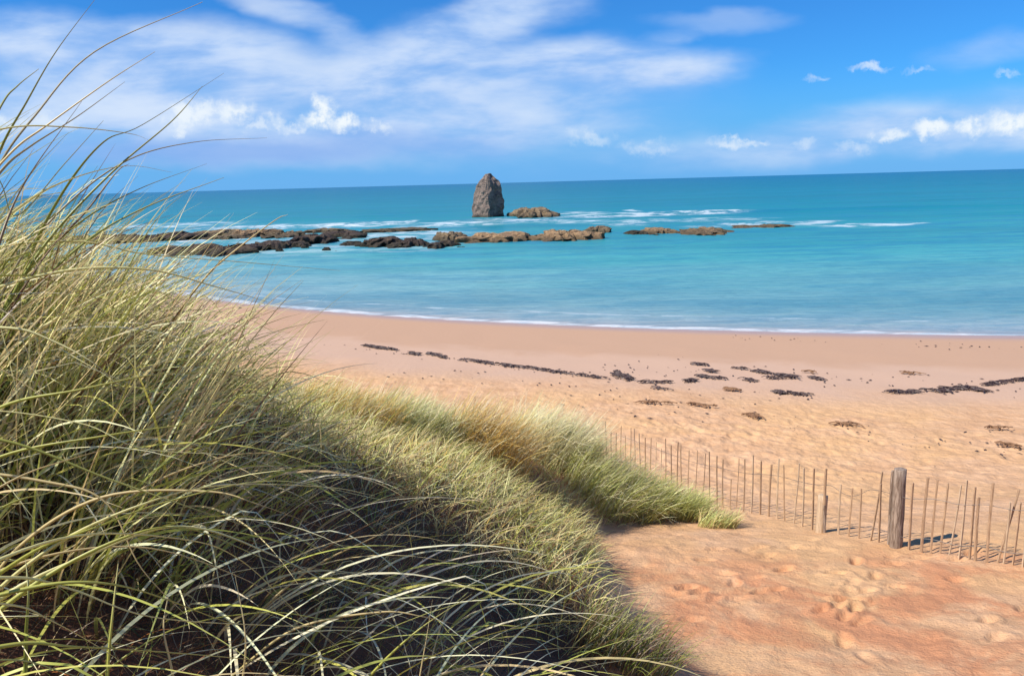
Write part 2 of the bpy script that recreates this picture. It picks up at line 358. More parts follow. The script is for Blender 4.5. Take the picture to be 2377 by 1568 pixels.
wx = axis([-np.geomspace(25000, 210, 30), np.arange(-200, 200, 1.6), np.geomspace(210, 25000, 30)])
wy = axis([np.arange(24, 75, .25), np.arange(75, 240, .8), np.geomspace(241, 26000, 60)])
WX, WY = np.meshgrid(wx, wy)
amp = np.clip((WY - shore_y(WX)) / 30, 0, 1) * np.clip(400 / WY, 0, 1)
WZ = amp * (.10 * fbm(WX * .05, WY * .16, 3) + .12 * pn(WX * .012, WY * .07)) + .004
breaker = np.exp(-((WY - 168 + WX * .1) / 4.0) ** 2) * np.clip((WX - 5) / 30, 0, 1) * np.clip((150 - WX) / 60, 0, 1)
WZ += breaker * .35 * (1 + .5 * pn(WX * .06, WY * 0 + 3))
sea = mesh_obj('sea', np.stack([WX, WY, WZ], -1), grid_faces(len(wx), len(wy)), M_water)
tag(sea, 'turquoise sea with thin white breakers round the reef', kind='structure')

# ------------------------------------------------------------------ rocks
def rock_mat(name, ca, cb, dark, sc=.9):
    M, t, out = mat(name)
    geo = t.new('ShaderNodeNewGeometry'); pos = geo.outputs['Position']
    sepz = t.new('ShaderNodeSeparateXYZ'); t.l.new(pos, sepz.inputs[0])
    a = t.noise(pos, sc, 6, .65, .5); b = t.noise(t.scale(pos, (1, 1, 2.2)), sc * 2.6, 5, .7, .6)
    col = t.mix(t.map(a, .38, .62), ca, cb); col = t.mix(t.map(b, .50, .66, 0, .85), col, dark)
    tide = t.map(t.m('ADD', sepz.outputs[2], t.m('MULTIPLY', t.m('SUBTRACT', a, .5), 1.6)), .75, .15, 0, .7)
    col = t.mix(tide, col, (.035, .035, .022))              # weed and wet below the tide mark
    nrm = bump(t, t.m('ADD', a, t.m('MULTIPLY', b, .6)), 1.0, .6)
    pbsdf(t, out, col, .85, .2, nrm); return M
M_stack = rock_mat('weathered_stack_rock', (.29, .215, .17), (.18, .135, .11), (.06, .048, .04), .6)
M_dark = rock_mat('wet_weedy_rock', (.11, .075, .05), (.055, .04, .035), (.025, .02, .02), .5)
M_tan = rock_mat('orange_brown_rock', (.46, .29, .15), (.28, .18, .10), (.06, .045, .035), .55)
M_olive = rock_mat('brown_rock', (.30, .21, .12), (.18, .13, .08), (.07, .05, .04), .5)

# sea stack: a tall leaning pillar with a ridge facing the beach
c = on_level(1137, 503)
prof = [(-1.5, 1.22), (0, 1.10), (.10, 1.02), (.25, 1.0), (.45, .98), (.62, .93), (.76, .84), (.87, .70), (.94, .48), (.985, .25)]
Ht = 98 / F * c.y * .97; Rw = 34 / F * c.y
seg, rings = 56, 34
V = []
for j in range(rings):
    f_ = j / (rings - 1); h = -.12 + f_ * 1.12
    r = np.interp(max(h, -.12), [-.12] + [p[0] for p in prof[1:]] , [1.15] + [p[1] for p in prof[1:]])
    for i in range(seg):
        a = 2 * math.pi * i / seg
        # faceted plan: five uneven sides, one arris towards the camera
        k = max(math.cos(a - math.radians(x)) / w for x, w in ((-46, .84), (-134, .88), (-178, .98), (8, .92), (55, .92), (120, .9), (185, .97)))
        rr = 1 / max(k, .66)
        rr = rr * (1 - .18 * (f_ ** 6))
        x = math.cos(a) * rr * r * Rw; y = math.sin(a) * rr * r * Rw * .85
        z = h * Ht
        nv = mnoise.noise_vector(Vector((x * .5, y * .5, z * .35))) * .55 + mnoise.noise_vector(Vector((x * 1.4, y * 1.4, z * 1.1))) * .32
        x += nv.x - .06 * Rw * (1 - h) + .10 * (h - .5); y += nv.y; z += nv.z * .6
        V.append((x, y, z))
V.append((0.0, 0, Ht * 1.0)); Fs = []
for j in range(rings - 1):
    for i in range(seg):
        a0 = j * seg + i; a1 = j * seg + (i + 1) % seg; Fs.append((a0, a1, a1 + seg, a0 + seg))
top0 = (rings - 1) * seg
for i in range(seg): Fs.append((top0 + i, top0 + (i + 1) % seg, len(V) - 1, len(V) - 1))
def tri_clean_obj(name, V, Fs, M, smooth=True):
    me = bpy.data.meshes.new(name); me.from_pydata([tuple(v) for v in V], [], [tuple(dict.fromkeys(f)) for f in Fs]); me.update()
    me.polygons.foreach_set('use_smooth', [smooth] * len(me.polygons)); me.materials.append(M)
    o = bpy.data.objects.new(name, me); C.objects.link(o); return o
stack = tri_clean_obj('sea_stack', V, Fs, M_stack, False); stack.location = (c.x, c.y, 0)
tag(stack, 'tall blunt grey-brown rock pillar standing alone in the sea', 'sea stack')

def reef_rock(px0, px1, ytop, ybot, M, label, name='reef_rock', cat='rock', group='low rocks of the reef in the bay', seed=0, flat=1.0):
    a = on_level(px0, ybot); b = on_level(px1, ybot); c_ = (a + b) / 2
    w = (b.x - a.x) / 2 * (1.14 if px1 - px0 > 40 else 1); hgt = (ybot - ytop) / F * c_.y
    # part of the seen height is the slab's own depth from front to back
    zt = max(.4, hgt * .60 * flat); dep = min(max((hgt - zt) / (CAM_Z / c_.y) * .55, w * .35), w * 1.6, 14)
    bm = bmesh.new(); bmesh.ops.create_icosphere(bm, subdivisions=5, radius=1)
    rs = random.Random(seed * 13 + 5); off = Vector((rs.uniform(0, 99), rs.uniform(0, 99), rs.uniform(0, 99)))
    for v_ in bm.verts:
        p = v_.co.copy()
        q_ = Vector((p.x * w, p.y * dep, p.z * zt))
        n_ = mnoise.fractal(q_ * .35 + off, 1.0, 2.0, 5); n2_ = mnoise.fractal(Vector((q_.x * 1.1, q_.y * 1.1, q_.z)) + off, 1.0, 2.0, 4)
        out_ = 1 + .38 * mnoise.noise(Vector((p.x * 1.6, p.y * 1.6, 0)) + off) + .42 * mnoise.noise(Vector((p.x * 5, p.y * 5, 3)) + off)
        x = p.x * w * out_; y = p.y * dep * out_
        z = (abs(p.z) ** .6) * (1 if p.z > 0 else -1) * zt
        z = z * (.66 + 1.0 * n_ + .6 * n2_) * (.8 if M is M_tan else 1) if p.z > 0 else z
        if p.z > 0: z = zt * 1.1 * math.tanh(z / (zt * .95))
        edge_ = max(0, math.hypot(p.x, p.y) - .6) / .4
        z -= edge_ * zt * .35 * (1 + n2_)
        v_.co = Vector((x, y, z))
    me = bpy.data.meshes.new(name); bm.to_mesh(me); bm.free(); me.materials.append(M)
    for p in me.polygons: p.use_smooth = False
    o = bpy.data.objects.new(name, me); C.objects.link(o); o.location = (c_.x, c_.y + dep * .9, 0)
    tag(o, label, cat, group); return o
R = reef_rock
R(1192, 1290, 476, 505, M_olive, 'humped brown rock beside the tall pillar on its right', group='', seed=1, flat=1.25)
R(60, 210, 540, 566, M_dark, 'dark reef rock behind the tall dune grass at the far left', seed=2)
R(205, 335, 537, 566, M_dark, 'long dark weedy rock, second from the left end of the back row', seed=3, flat=1.2)
R(325, 425, 532, 560, M_dark, 'dark brown rock of the back row where a thin grass blade crosses', seed=4, flat=1.2)
R(415, 520, 529, 553, M_olive, 'brown slab of the back row with lighter brown patches', seed=5)
R(515, 605, 525, 551, M_tan, 'pale tan slab in the back row near the grass stalk', seed=6)
R(600, 680, 530, 552, M_olive, 'flat brown rock of the back row just right of the stalk', seed=7)
R(650, 745, 534, 570, M_dark, 'dark rugged rock joining back row and front row', seed=8)
R(738, 832, 531, 555, M_dark, 'dark low rock at the right end of the back row', seed=9)
R(830, 935, 528, 539, M_olive, 'thin flat brown ledge behind the row, awash with white foam', seed=10)
R(330, 430, 565, 592, M_dark, 'dark brown rock at the left end of the front row', seed=11)
R(405, 575, 556, 593, M_dark, 'longest dark brown rock of the front row, nearest the beach', seed=12, flat=1.1)
R(555, 660, 549, 582, M_dark, 'dark rock right of the longest one in the front row', seed=13)
R(788, 835, 556, 570, M_dark, 'small dark rock left of the oval dark rock', seed=14)
R(830, 922, 546, 574, M_dark, 'oval blackish rock sitting alone in calm water', seed=15, flat=1.2)
R(925, 985, 540, 574, M_dark, 'blackish broken rock between the oval and the reddish rock', seed=16, flat=1.1)
R(1003, 1072, 528, 560, M_olive, 'reddish brown rock left of the long orange slabs', seed=17, flat=1.2)
R(980, 1050, 552, 577, M_dark, 'dark rock in front of the reddish brown one', seed=18)
R(1072, 1250, 531, 563, M_tan, 'long orange brown slab below the tall pillar', seed=19, flat=1.1)
R(1252, 1390, 522, 560, M_tan, 'large orange brown slab right of the pillar slab', seed=20, flat=1.1)
R(1360, 1422, 520, 541, M_olive, 'dark tip at the right end of the large orange slab', seed=21, flat=1.1)
R(1462, 1510, 530, 545, M_dark, 'dark little rock at the left end of the right-hand orange slab', seed=22)
R(1500, 1592, 521, 545, M_tan, 'orange brown slab standing alone right of the gap', seed=23)
R(1598, 1715, 517, 544, M_tan, 'low orange slab half covered by water', seed=24, flat=.8)
R(1715, 1850, 515, 529, M_tan, 'faint low rock ledge washed by foam at the right end of the reef', seed=25, flat=.6)
R(480, 560, 541, 556, M_olive, 'brown rock in the channel between back row and front row, left one', seed=31)
R(690, 790, 527, 541, M_olive, 'low brown ledge just behind the dark end of the back row', seed=32)
R(880, 1000, 526, 536, M_olive, 'narrow brown ledge left of the reddish brown rock, among foam', seed=33)
R(895, 950, 560, 576, M_dark, 'blackish rock low in front between the oval and broken rocks', seed=34)
R(655, 705, 556, 576, M_dark, 'dark rock in calm water left of the tiny rock pair', seed=35)
R(1215, 1290, 538, 558, M_tan, 'small orange rock bridging the two long orange slabs', seed=36)
R(1640, 1700, 526, 543, M_olive, 'brown knob in front of the low half-covered slab', seed=37, flat=.8)
for k, (px, py) in enumerate([(757, 582), (783, 583), (708, 577), (1070, 574), (648, 584)]):
    lab = ['tiny black rock, left one of the pair in calm water', 'tiny black rock, right one of the pair in calm water', 'tiny black rock left of the pair',
           'tiny black rock under the left end of the long orange slab', 'tiny black rock off the longest dark rock'][k]
    R(px - 9, px + 9, py - 9, py, M_dark, lab, group='tiny rocks off the reef', seed=40 + k, flat=1.5)

# ------------------------------------------------------------------ seaweed on the sand
M_weed, t, out = mat('dried_seaweed')
geo = t.new('ShaderNodeNewGeometry')
pbsdf(t, out, t.mix(t.noise(geo.outputs['Position'], 6, 3), (.035, .02, .02), (.10, .06, .05)), .55, .4)
def hit(px, py):                                # where that line of sight meets the ground
    d = ray(px, py); ys = np.concatenate([np.arange(2, 60, .02)]); zs = CAM_Z + d.z * ys
    g_ = ground_z(d.x * ys, ys, False); i = int(np.argmax(zs < g_)); return Vector((d.x * ys[i], ys[i], float(g_[i])))
M_brown, t, out = mat('brown_seaweed')
pbsdf(t, out, (.22, .12, .065), .7, .2)
def weed(px0, py0, px1, py1, thick, label, group='seaweed left in lines by the tide', seed=0):
    a = hit(px0, py0); b = hit(px1, py1); L = (b - a).length; mid = (a + b) / 2; rs = random.Random(seed)
    d = (b - a).normalized() if L > .01 else Vector((1, 0, 0)); n_ = Vector((-d.y, d.x, 0))
    tw = thick / F * mid.y / (CAM_Z / mid.y) * .5
    tw = max(.035, min(tw * .45, .30))
    V, Fs = [], []
    brown = 'brown' in label or 'faint' in label; num = int(16 + L * tw * 2 * (90 if brown else 210))
    for i in range(num):
        s_ = rs.betavariate(1.3, 1.3); o_ = rs.gauss(0, .42) * tw * (1 - .6 * abs(2 * s_ - 1)) + .25 * tw * math.sin(s_ * 9 + seed)
        base = a + d * (s_ * L) + n_ * o_
        if float(pn(base.x * 2.2 + seed, base.y * 4.5)) < .0 and L > .4 and rs.random() < .72: continue
        ang = rs.gauss(0, .4); l = rs.uniform(.10, .50); wd_ = rs.uniform(.010, .026)
        h0 = rs.uniform(.005, .02) + .05 * rs.random() * math.exp(-(o_ / tw) ** 2 * 3)
        for k in range(6):
            f_ = k / 5; ang2 = ang + .7 * math.sin(f_ * 3 + i)
            dr = Vector((math.cos(ang2) * d.x - math.sin(ang2) * d.y, math.sin(ang2) * d.x + math.cos(ang2) * d.y, 0))
            p = base + dr * (l * (f_ - .5)); gz = float(ground_z(p.x, p.y)) if k in (0, 3) else gz
            z = gz + h0 + .035 * math.sin(f_ * math.pi) + .01
            sd_ = Vector((-dr.y, dr.x, .6 * math.sin(i))) * wd_
            V += [(p.x - sd_.x - mid.x, p.y - sd_.y - mid.y, z - sd_.z - mid.z), (p.x - mid.x, p.y - mid.y, z + .02 - mid.z), (p.x + sd_.x - mid.x, p.y + sd_.y - mid.y, z + sd_.z - mid.z)]
            if k:
                q0 = len(V) - 6
                Fs += [(q0, q0 + 1, q0 + 4, q0 + 3), (q0 + 1, q0 + 2, q0 + 5, q0 + 4)]
    o = mesh_obj('seaweed_clump', V, Fs, M_brown if brown else M_weed, smooth=False); o.location = mid
    tag(o, label, 'seaweed', group)
WL = [
 (845, 803, 922, 814, 9, 'dark seaweed strip nearest the dune grass, first on the left'), (950, 821, 972, 824, 7, 'small seaweed tuft right of the first strip'),
 (990, 820, 1035, 832, 9, 'forked seaweed piece left of the long thin line'), (1072, 836, 1140, 845, 8, 'thick left end of the long thin seaweed line'),
 (1140, 846, 1235, 856, 6, 'thin second stretch of the long seaweed line'), (1238, 857, 1330, 870, 6, 'thin third stretch of the long seaweed line'),
 (1330, 871, 1400, 879, 8, 'beaded right end of the long seaweed line'), (1428, 864, 1465, 884, 20, 'round black seaweed heap right of the long thin line'),
 (1480, 889, 1556, 889, 5, 'thin straight seaweed thread right of the round heap'), (1520, 902, 1560, 907, 5, 'thin seaweed thread just below another thread'),
 (1592, 888, 1612, 884, 12, 'black seaweed blob at the left of the middle scatter'), (1618, 874, 1680, 882, 9, 'curved seaweed strip in the left of the middle scatter'),
 (1612, 847, 1640, 849, 8, 'seaweed dot highest up in the middle scatter'), (1640, 862, 1662, 866, 6, 'small seaweed scrap above the curved strip'),
 (1685, 905, 1712, 908, 18, 'brown spread seaweed heap lowest in the middle scatter'), (1724, 881, 1752, 886, 10, 'seaweed lump in the centre of the middle scatter'),
 (1755, 862, 1785, 868, 14, 'thick hooked head of the largest middle seaweed'), (1785, 870, 1848, 877, 10, 'long black tail of the largest middle seaweed'),
 (1780, 880, 1850, 880, 5, 'thin dark seaweed line under the black tail'), (1700, 855, 1730, 858, 6, 'small seaweed scrap left of the hooked one'),
 (1888, 878, 1912, 884, 10, 'lone seaweed tuft right of the middle scatter'), (1860, 864, 1900, 868, 5, 'faint seaweed scrap above the lone tuft'),
 (1800, 910, 1822, 914, 12, 'left lump of the black seaweed bar below the scatter'), (1822, 914, 1880, 919, 11, 'long black seaweed bar below the middle scatter'),
 (2062, 912, 2130, 912, 20, 'arched black seaweed heap at the left of the right-hand bank'), (2145, 908, 2200, 910, 18, 'black seaweed heap, second in the right-hand bank'),
 (2190, 905, 2245, 903, 14, 'ragged seaweed heap in the middle of the right-hand bank'), (2225, 898, 2290, 910, 20, 'thickest black seaweed heap of the right-hand bank'),
 (2285, 896, 2330, 888, 10, 'rising seaweed strip leaving the right-hand bank'), (2330, 888, 2385, 882, 9, 'seaweed strip that runs out at the right edge'),
 (1940, 985, 2000, 992, 7, 'brown seaweed strip on the yellow sand, left one'), (2100, 868, 2140, 870, 5, 'faint scrap above the right-hand bank'),
 (2320, 1032, 2370, 1045, 9, 'brown seaweed on the yellow sand near the right edge'), (2290, 996, 2340, 999, 7, 'short brown seaweed above the one near the right edge'),
 (1480, 935, 1560, 940, 5, 'thin brown seaweed thread below the round heap'), (1600, 940, 1665, 948, 5, 'thin brown seaweed thread right of a similar thread'),
 (1735, 965, 1762, 972, 8, 'brown seaweed crumb above the fence')]
for i, w in enumerate(WL): weed(*w, seed=i + 1)
# fine litter along the tide lines, nobody could count it
V, Fs = [], []
lines = [((1400, 850), (2377, 900), 26, 240), ((700, 795), (1450, 880), 10, 170), ((1300, 925), (2377, 1040), 34, 220), ((1700, 785), (2377, 810), 8, 110), ((900, 870), (1900, 930), 22, 120)]
for (a, b, sp_, n_) in lines:
    for i in range(n_ // 3):
        f_ = random.random(); p = hit(a[0] + (b[0] - a[0]) * f_, a[1] + (b[1] - a[1]) * f_ + random.gauss(0, sp_ * .5))
        r = random.uniform(.012, .038) * min(1, p.y / 22); an = random.random() * 6.28
        q0 = len(V); k = random.uniform(1.2, 3)
        for (dx, dy, dz) in ((-k, 0, 0), (0, -1, 0), (k, 0, 0), (0, 1, 0), (0, 0, .8)):
            V.append((p.x + r * (dx * math.cos(an) - dy * math.sin(an)), p.y + r * (dx * math.sin(an) + dy * math.cos(an)), p.z + .02 + r * dz))
        Fs += [(q0, q0 + 1, q0 + 4), (q0 + 1, q0 + 2, q0 + 4), (q0 + 2, q0 + 3, q0 + 4), (q0 + 3, q0, q0 + 4)]
lit = mesh_obj('tide_litter', V, Fs, M_weed, smooth=False)
tag(lit, 'fine dark seaweed crumbs and chips strewn over the sand', 'litter', kind='stuff')

# ------------------------------------------------------------------ fence
def wood_mat(name, a, b, sc):
    M, t, out = mat(name); tcn = t.new('ShaderNodeTexCoord'); v_ = t.scale(tcn.outputs['Object'], (sc, sc, sc * .08))
    n = t.noise(v_, 1.0, 5, .65, .6); col = t.mix(t.map(n, .36, .64), a, b)
    pbsdf(t, out, col, .8, .15, bump(t, n, .6, .01)); return M
M_post = wood_mat('grey_weathered_wood', (.40, .31, .24), (.16, .11, .08), 60)
M_pale = wood_mat('brown_split_wood', (.50, .34, .21), (.33, .21, .13), 90)
M_palegrey = wood_mat('bleached_wood', (.58, .43, .29), (.42, .30, .19), 60)
M_wire, t, out = mat('galvanised_wire'); pp = pbsdf(t, out, (.25, .22, .2), .5, .4); pp.inputs['Metallic'].default_value = .6
fence = bpy.data.objects.new('paling_fence', None); C.objects.link(fence)
tag(fence, 'low fence of thin wired wooden pales beside the dune', 'fence')
# plan of the fence: seen ground line and distance
ctrl = [(1395, 16.9), (1470, 16.2)] + [(a_, hit(a_, b_).y) for a_, b_ in ((1646, 1169), (1717, 1184), (1811, 1203), (1897, 1233), (2059, 1262), (2108, 1274), (2377, 1314), (2500, 1334))] + [(2900, 8.1)]; print('fence', ctrl)
cx_ = [c[0] for c in ctrl]; cyy = [c[1] for c in ctrl]
def fence_xy(px):
    Yf = float(np.interp(px, cx_, cyy)); return (px - W / 2) / F * Yf * 1.0, Yf
def fpoint(px, py_guess):
    Yf = float(np.interp(px, cx_, cyy)); return ray(px, py_guess).x * Yf, Yf
def column(name, M, x, y, z0, h, r, lean, parent, seed, seg=8, split=False, taper=.9):
    rs = random.Random(seed); V, Fs = [], []; rings = 9
    for j in range(rings + 1):
        f_ = min(j, rings - 1) / (rings - 1); rr = r * (1 - (1 - taper) * f_) * (1 if j < rings else .8)
        for i in range(seg):
            a = 2 * math.pi * i / seg
            k = 1 + (.22 if split else .08) * math.sin(a * 2 + seed) + rs.uniform(-.05, .05)
            yy_ = .8 if split else 1
            V.append((math.cos(a) * rr * k + lean[0] * f_ * h + .006 * math.sin(f_ * 4 + seed) * (h if split else 0), math.sin(a) * rr * k * yy_ + lean[1] * f_ * h, f_ * h + (.006 if j == rings else 0)))
    for j in range(rings):
        for i in range(seg): Fs.append((j * seg + i, j * seg + (i + 1) % seg, (j + 1) * seg + (i + 1) % seg, (j + 1) * seg + i))
    me = bpy.data.meshes.new(name); me.from_pydata(V, [], Fs + [tuple(range(rings * seg, (rings + 1) * seg))]); me.update(); me.materials.append(M)
    for p in me.polygons: p.use_smooth = not split
    o = bpy.data.objects.new(name, me); C.objects.link(o); o.location = (x, y, z0); o.parent = parent; return o
px_list = [1408, 1418, 1430, 1441, 1452, 1463, 1474, 1486, 1498, 1510, 1522, 1533, 1545, 1557, 1570, 1583, 1598, 1614, 1630, 1646, 1664, 1678, 1696, 1711, 1728, 1745, 1765, 1785, 1806, 1826, 1846, 1866, 1888, 1916, 1951, 1976, 2001, 2026, 2046,
           2118, 2148, 2172, 2194, 2214, 2238, 2262, 2277, 2306, 2328, 2346, 2366, 2390, 2412] + list(range(2436, 2860, 24))
tops = []
for i, px in enumerate(px_list):
    x, y = fpoint(px, 1150); z = float(ground_z(x, y)); dk = px in (1646, 1664, 1916, 2026, 2148, 2277, 2306, 1510)
    h = random.choice((random.uniform(.88, 1.0), random.uniform(.74, 1.02))) * (1.0 if px < 1700 else 1.02)
    if px in (1696, 1951, 1976, 2001): h *= .72
    r = .0115 if y > 13 else (.015 if not dk else .018)
    o = column('pale', M_pale if (dk or random.random() < .6) else M_palegrey, x, y, z - .12, h + .12, r, (random.gauss(0, .012) if random.random() < .8 else random.gauss(0, .055), random.gauss(0, .012)), fence, i, 6, True)
    tops.append((x, y, z))
x, y = fpoint(2086, 1180); z = float(ground_z(x, y))
big = column('post', M_post, x, y, z - .2, 1.07 + .2, .082, (.0, .02), fence, 101, 18, False, .93); big['label'] = 'tall thick weathered round post'
x2, y2 = fpoint(2066, 1180)
o = column('stake', M_post, x2, y2 - .03, float(ground_z(x2, y2)) - .1, 1.13, .026, (.0, .0), fence, 102, 8, True); o['label'] = 'thin dark stake bound to the thick post'
x3, y3 = fpoint(1903, 1200); z3 = float(ground_z(x3, y3))
o = column('post', M_palegrey, x3, y3 - .03, z3 - .12, .58 + .12, .065, (.03, 0), fence, 103, 14, False, .95); o['label'] = 'short broken pale post'
x4, y4 = fpoint(1917, 1200)
o = column('stake', M_post, x4, y4, z3 - .1, .55, .022, (-.06, 0), fence, 104, 8, True); o['label'] = 'short dark stake leaning on the broken post'
x5, y5 = fpoint(1646, 1150); 
for hz in (.18, .72):
    V, Fs = [], []; pts = []
    for px in np.arange(1400, 2840, 6):
        x, y = fpoint(px, 1150); z = float(ground_z(x, y, False)) + hz + .015 * math.sin(px * .05)
        if hz > .5 and 1930 < px < 2015: z -= .10 * math.sin((px - 1930) / 85 * math.pi)
        pts.append((x, y, z))
    for (x, y, z) in pts:
        for a in range(4): V.append((x + 0, y - .014 +   .004 * math.cos(a * 1.57), z + .004 * math.sin(a * 1.57)))
    for j in range(len(pts) - 1):
        for a in range(4): Fs.append((j * 4 + a, j * 4 + (a + 1) % 4, j * 4 + 4 + (a + 1) % 4, j * 4 + 4 + a))
    mesh_obj('wire', V, Fs, M_wire, fence)

# ------------------------------------------------------------------ marram grass
M_grass, t, out = mat('marram_blade')
at = t.new('ShaderNodeAttribute'); at.attribute_name = 'tint'
p = t.new('ShaderNodeBsdfPrincipled'); t.l.new(at.outputs['Color'], p.inputs['Base Color']); p.inputs['Roughness'].default_value = .42; p.inputs['Specular IOR Level'].default_value = .35
tr = t.new('ShaderNodeBsdfTranslucent'); t.l.new(at.outputs['Color'], tr.inputs[0])
mx = t.new('ShaderNodeMixShader'); mx.inputs[0].default_value = .28; t.l.new(p.outputs[0], mx.inputs[1]); t.l.new(tr.outputs[0], mx.inputs[2]); t.l.new(mx.outputs[0], out.inputs[0])

PAL = {
 'cream': (.86, .80, .50), 'green': (.28, .31, .06), 'lime': (.54, .53, .12), 'straw': (.72, .57, .27), 'pale': (.82, .76, .35), 'brown': (.20, .11, .05), 'rust': (.34, .13, .04),
 'grey': (.38, .33, .20), 'gold': (.74, .50, .14), 'fresh': (.56, .58, .20), 'dark': (.05, .065, .025)}  # 'dark' is a blackened blade tint that paints shade deep in the grass
def pick(n, mixd):
    ks = list(mixd); w = np.array([mixd[k] for k in ks], float); w /= w.sum()
    c_ = np.array([PAL[k] for k in ks])[rng.choice(len(ks), n, p=w)]
    return c_ * rng.uniform(.8, 1.2, (n, 1)) * rng.uniform(.94, 1.06, (n, 3))
def blades(base, length, az, th0, th1, width, K, col, p=1.3, keep=.75, curl=.25):
    n = len(base); T = np.linspace(0, 1, K + 1)
    th = th0[:, None] + (th1 - th0)[:, None] * T[None, :] ** p
    kink = rng.random(n) < .16                                    # some blades are broken over
    th = th + np.where(kink, rng.uniform(.5, 1.5, n), 0)[:, None] * (T[None, :] > rng.uniform(.35, .85, n)[:, None])
    a = az[:, None] + (rng.normal(0, curl, n))[:, None] * T[None, :]
    d = np.stack([np.sin(th) * np.cos(a), np.sin(th) * np.sin(a), np.cos(th)], -1)
    dm = (d[:, 1:] + d[:, :-1]) / 2 * (length / K)[:, None, None]
    P = np.concatenate([base[:, None, :], base[:, None, :] + np.cumsum(dm, 1)], 1)
    rel = P - np.array([0, 0, CAM_Z]); dist = np.sqrt((rel ** 2).sum(-1)).min(1)
    ok = dist > keep
    P, d, a, th = P[ok], d[ok], a[ok], th[ok]; width = width[ok]; col = col[ok]; n = len(P)
    side = np.stack([-np.sin(a), np.cos(a), np.zeros_like(a)], -1); up = np.cross(d, side)
    tw = rng.uniform(-1.2, 1.2, n)[:, None, None]
    wv = side * np.cos(tw) + up * np.sin(tw)
    wt = (width[:, None] * np.clip(1.05 - T[None, :] ** 2.2, .08, 1) * np.clip(.6 + 2 * T[None, :], 0, 1))[..., None]
    L = P - wv * wt; R_ = P + wv * wt
    V = np.stack([L, R_], 2).reshape(-1, 3)
    i = np.arange(n)[:, None] * (K + 1) * 2 + np.arange(K)[None, :] * 2
    Fc = np.stack([i, i + 1, i + 3, i + 2], -1).reshape(-1, 4)
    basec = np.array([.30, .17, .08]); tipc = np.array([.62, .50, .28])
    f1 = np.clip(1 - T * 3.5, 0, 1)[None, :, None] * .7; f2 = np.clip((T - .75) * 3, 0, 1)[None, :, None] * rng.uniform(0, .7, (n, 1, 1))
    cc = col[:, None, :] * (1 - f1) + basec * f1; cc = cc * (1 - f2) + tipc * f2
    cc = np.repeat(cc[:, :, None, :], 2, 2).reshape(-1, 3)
    return V, Fc, cc
def join(parts):
    Vs, Fs, Cs, o = [], [], [], 0
    for v_, f_, c_ in parts: Vs.append(v_); Fs.append(f_ + o); Cs.append(c_); o += len(v_)
    return np.concatenate(Vs), np.concatenate(Fs), np.concatenate(Cs)
def inpoly(x, y, poly):
    r = np.zeros(len(x), bool); j = len(poly) - 1
    for i in range(len(poly)):
        xi, yi = poly[i]; xj, yj = poly[j]
        c_ = ((yi > y) != (yj > y)) & (x < (xj - xi) * (y - yi) / (yj - yi + 1e-9) + xi); r ^= c_; j = i
    return r
def scatter(n, x0, x1, y0, y1, poly=None, clump=1.0, thr=-.25):
    x = rng.uniform(x0, x1, n); y = rng.uniform(y0, y1, n)
    k = pn(x * clump + 3, y * clump + 8) > thr + rng.normal(0, .12, n)
    if poly is not None: k &= inpoly(x, y, poly)
    x, y = x[k], y[k]; return np.stack([x, y, ground_z(x, y) - .03], -1)
WIND = 0.0      # blades lean towards +X
def headings(n, spread=.8, wind=WIND): return rng.normal(wind, spread, n)
def headf(b, spread): return rng.normal(0, spread, len(b)) + 1.3 * pn(b[:, 0] * .9 + 31, b[:, 1] * .9) * 2
def pickf(b, mixd):
    k = pn(b[:, 0] * 1.1 + 70, b[:, 1] * 1.1 + 20)[:, None] + .6 * pn(b[:, 0] * 3.1 + 7, b[:, 1] * 3.1 + 2)[:, None]
    c_ = pick(len(b), mixd); old = pick(len(b), dict(straw=3, brown=1, gold=1.5, pale=1)); f_ = rng.random((len(b), 1)) < np.clip(k * 1.8 + .12, 0, .8)
    return np.where(f_, old, c_) * np.clip(1 + .35 * pn(b[:, 0] * 2.3, b[:, 1] * 2.3 + 50)[:, None], .6, 1.4)
near_poly = [(-9, -1), (-.1, -1), (.15, 1.0), (-.05, 2.4), (-.35, 3.2), (-.55, 4.2), (-.15, 5.2), (.25, 5.0), (.62, 5.2), (.66, 6.0), (.58, 7.2), (.60, 8.2), (.55, 9.4), (-9, 9.4)]
far_poly = [(-9, 8.6), (.9, 8.2), (.95, 9.6), (.95, 10.8), (1.1, 11.3), (1.6, 11.6), (2.6, 12.1), (3.3, 12.3), (3.2, 12.8), (2.2, 13.1), (1.2, 13.5), (-.3, 14.0), (-2, 14.6), (-5, 16), (-9, 17)]
parts = []
# tall foreground blades in tufts
cen = np.concatenate([scatter(110, -5, .2, .6, 5.5, near_poly, 1.0, -.6), scatter(200, -3.9, -1.15, 2.2, 5.0, near_poly, 1.0, -.6)])
tb = []; 
for c_ in cen:
    m_ = rng.integers(14, 34); r_ = rng.normal(0, .055, (m_, 2)); tb.append(np.column_stack([c_[0] + r_[:, 0], c_[1] + r_[:, 1], np.full(m_, c_[2])]))
tb = np.concatenate(tb); n = len(tb)
tb = tb[inpoly(tb[:, 0], tb[:, 1], near_poly)]; n = len(tb)
up_ = np.clip((-tb[:, 0] - 1.15) * 1.6, 0, 1) * np.clip((tb[:, 1] - 1.6) * 1.5, 0, 1)       # tallest along the crest
tl = rng.uniform(.14, .38, n) * (1 - up_) + rng.uniform(.45, 1.0, n) * up_
tl[tb[:, 0] < -.66 * tb[:, 1] - .40] *= .4
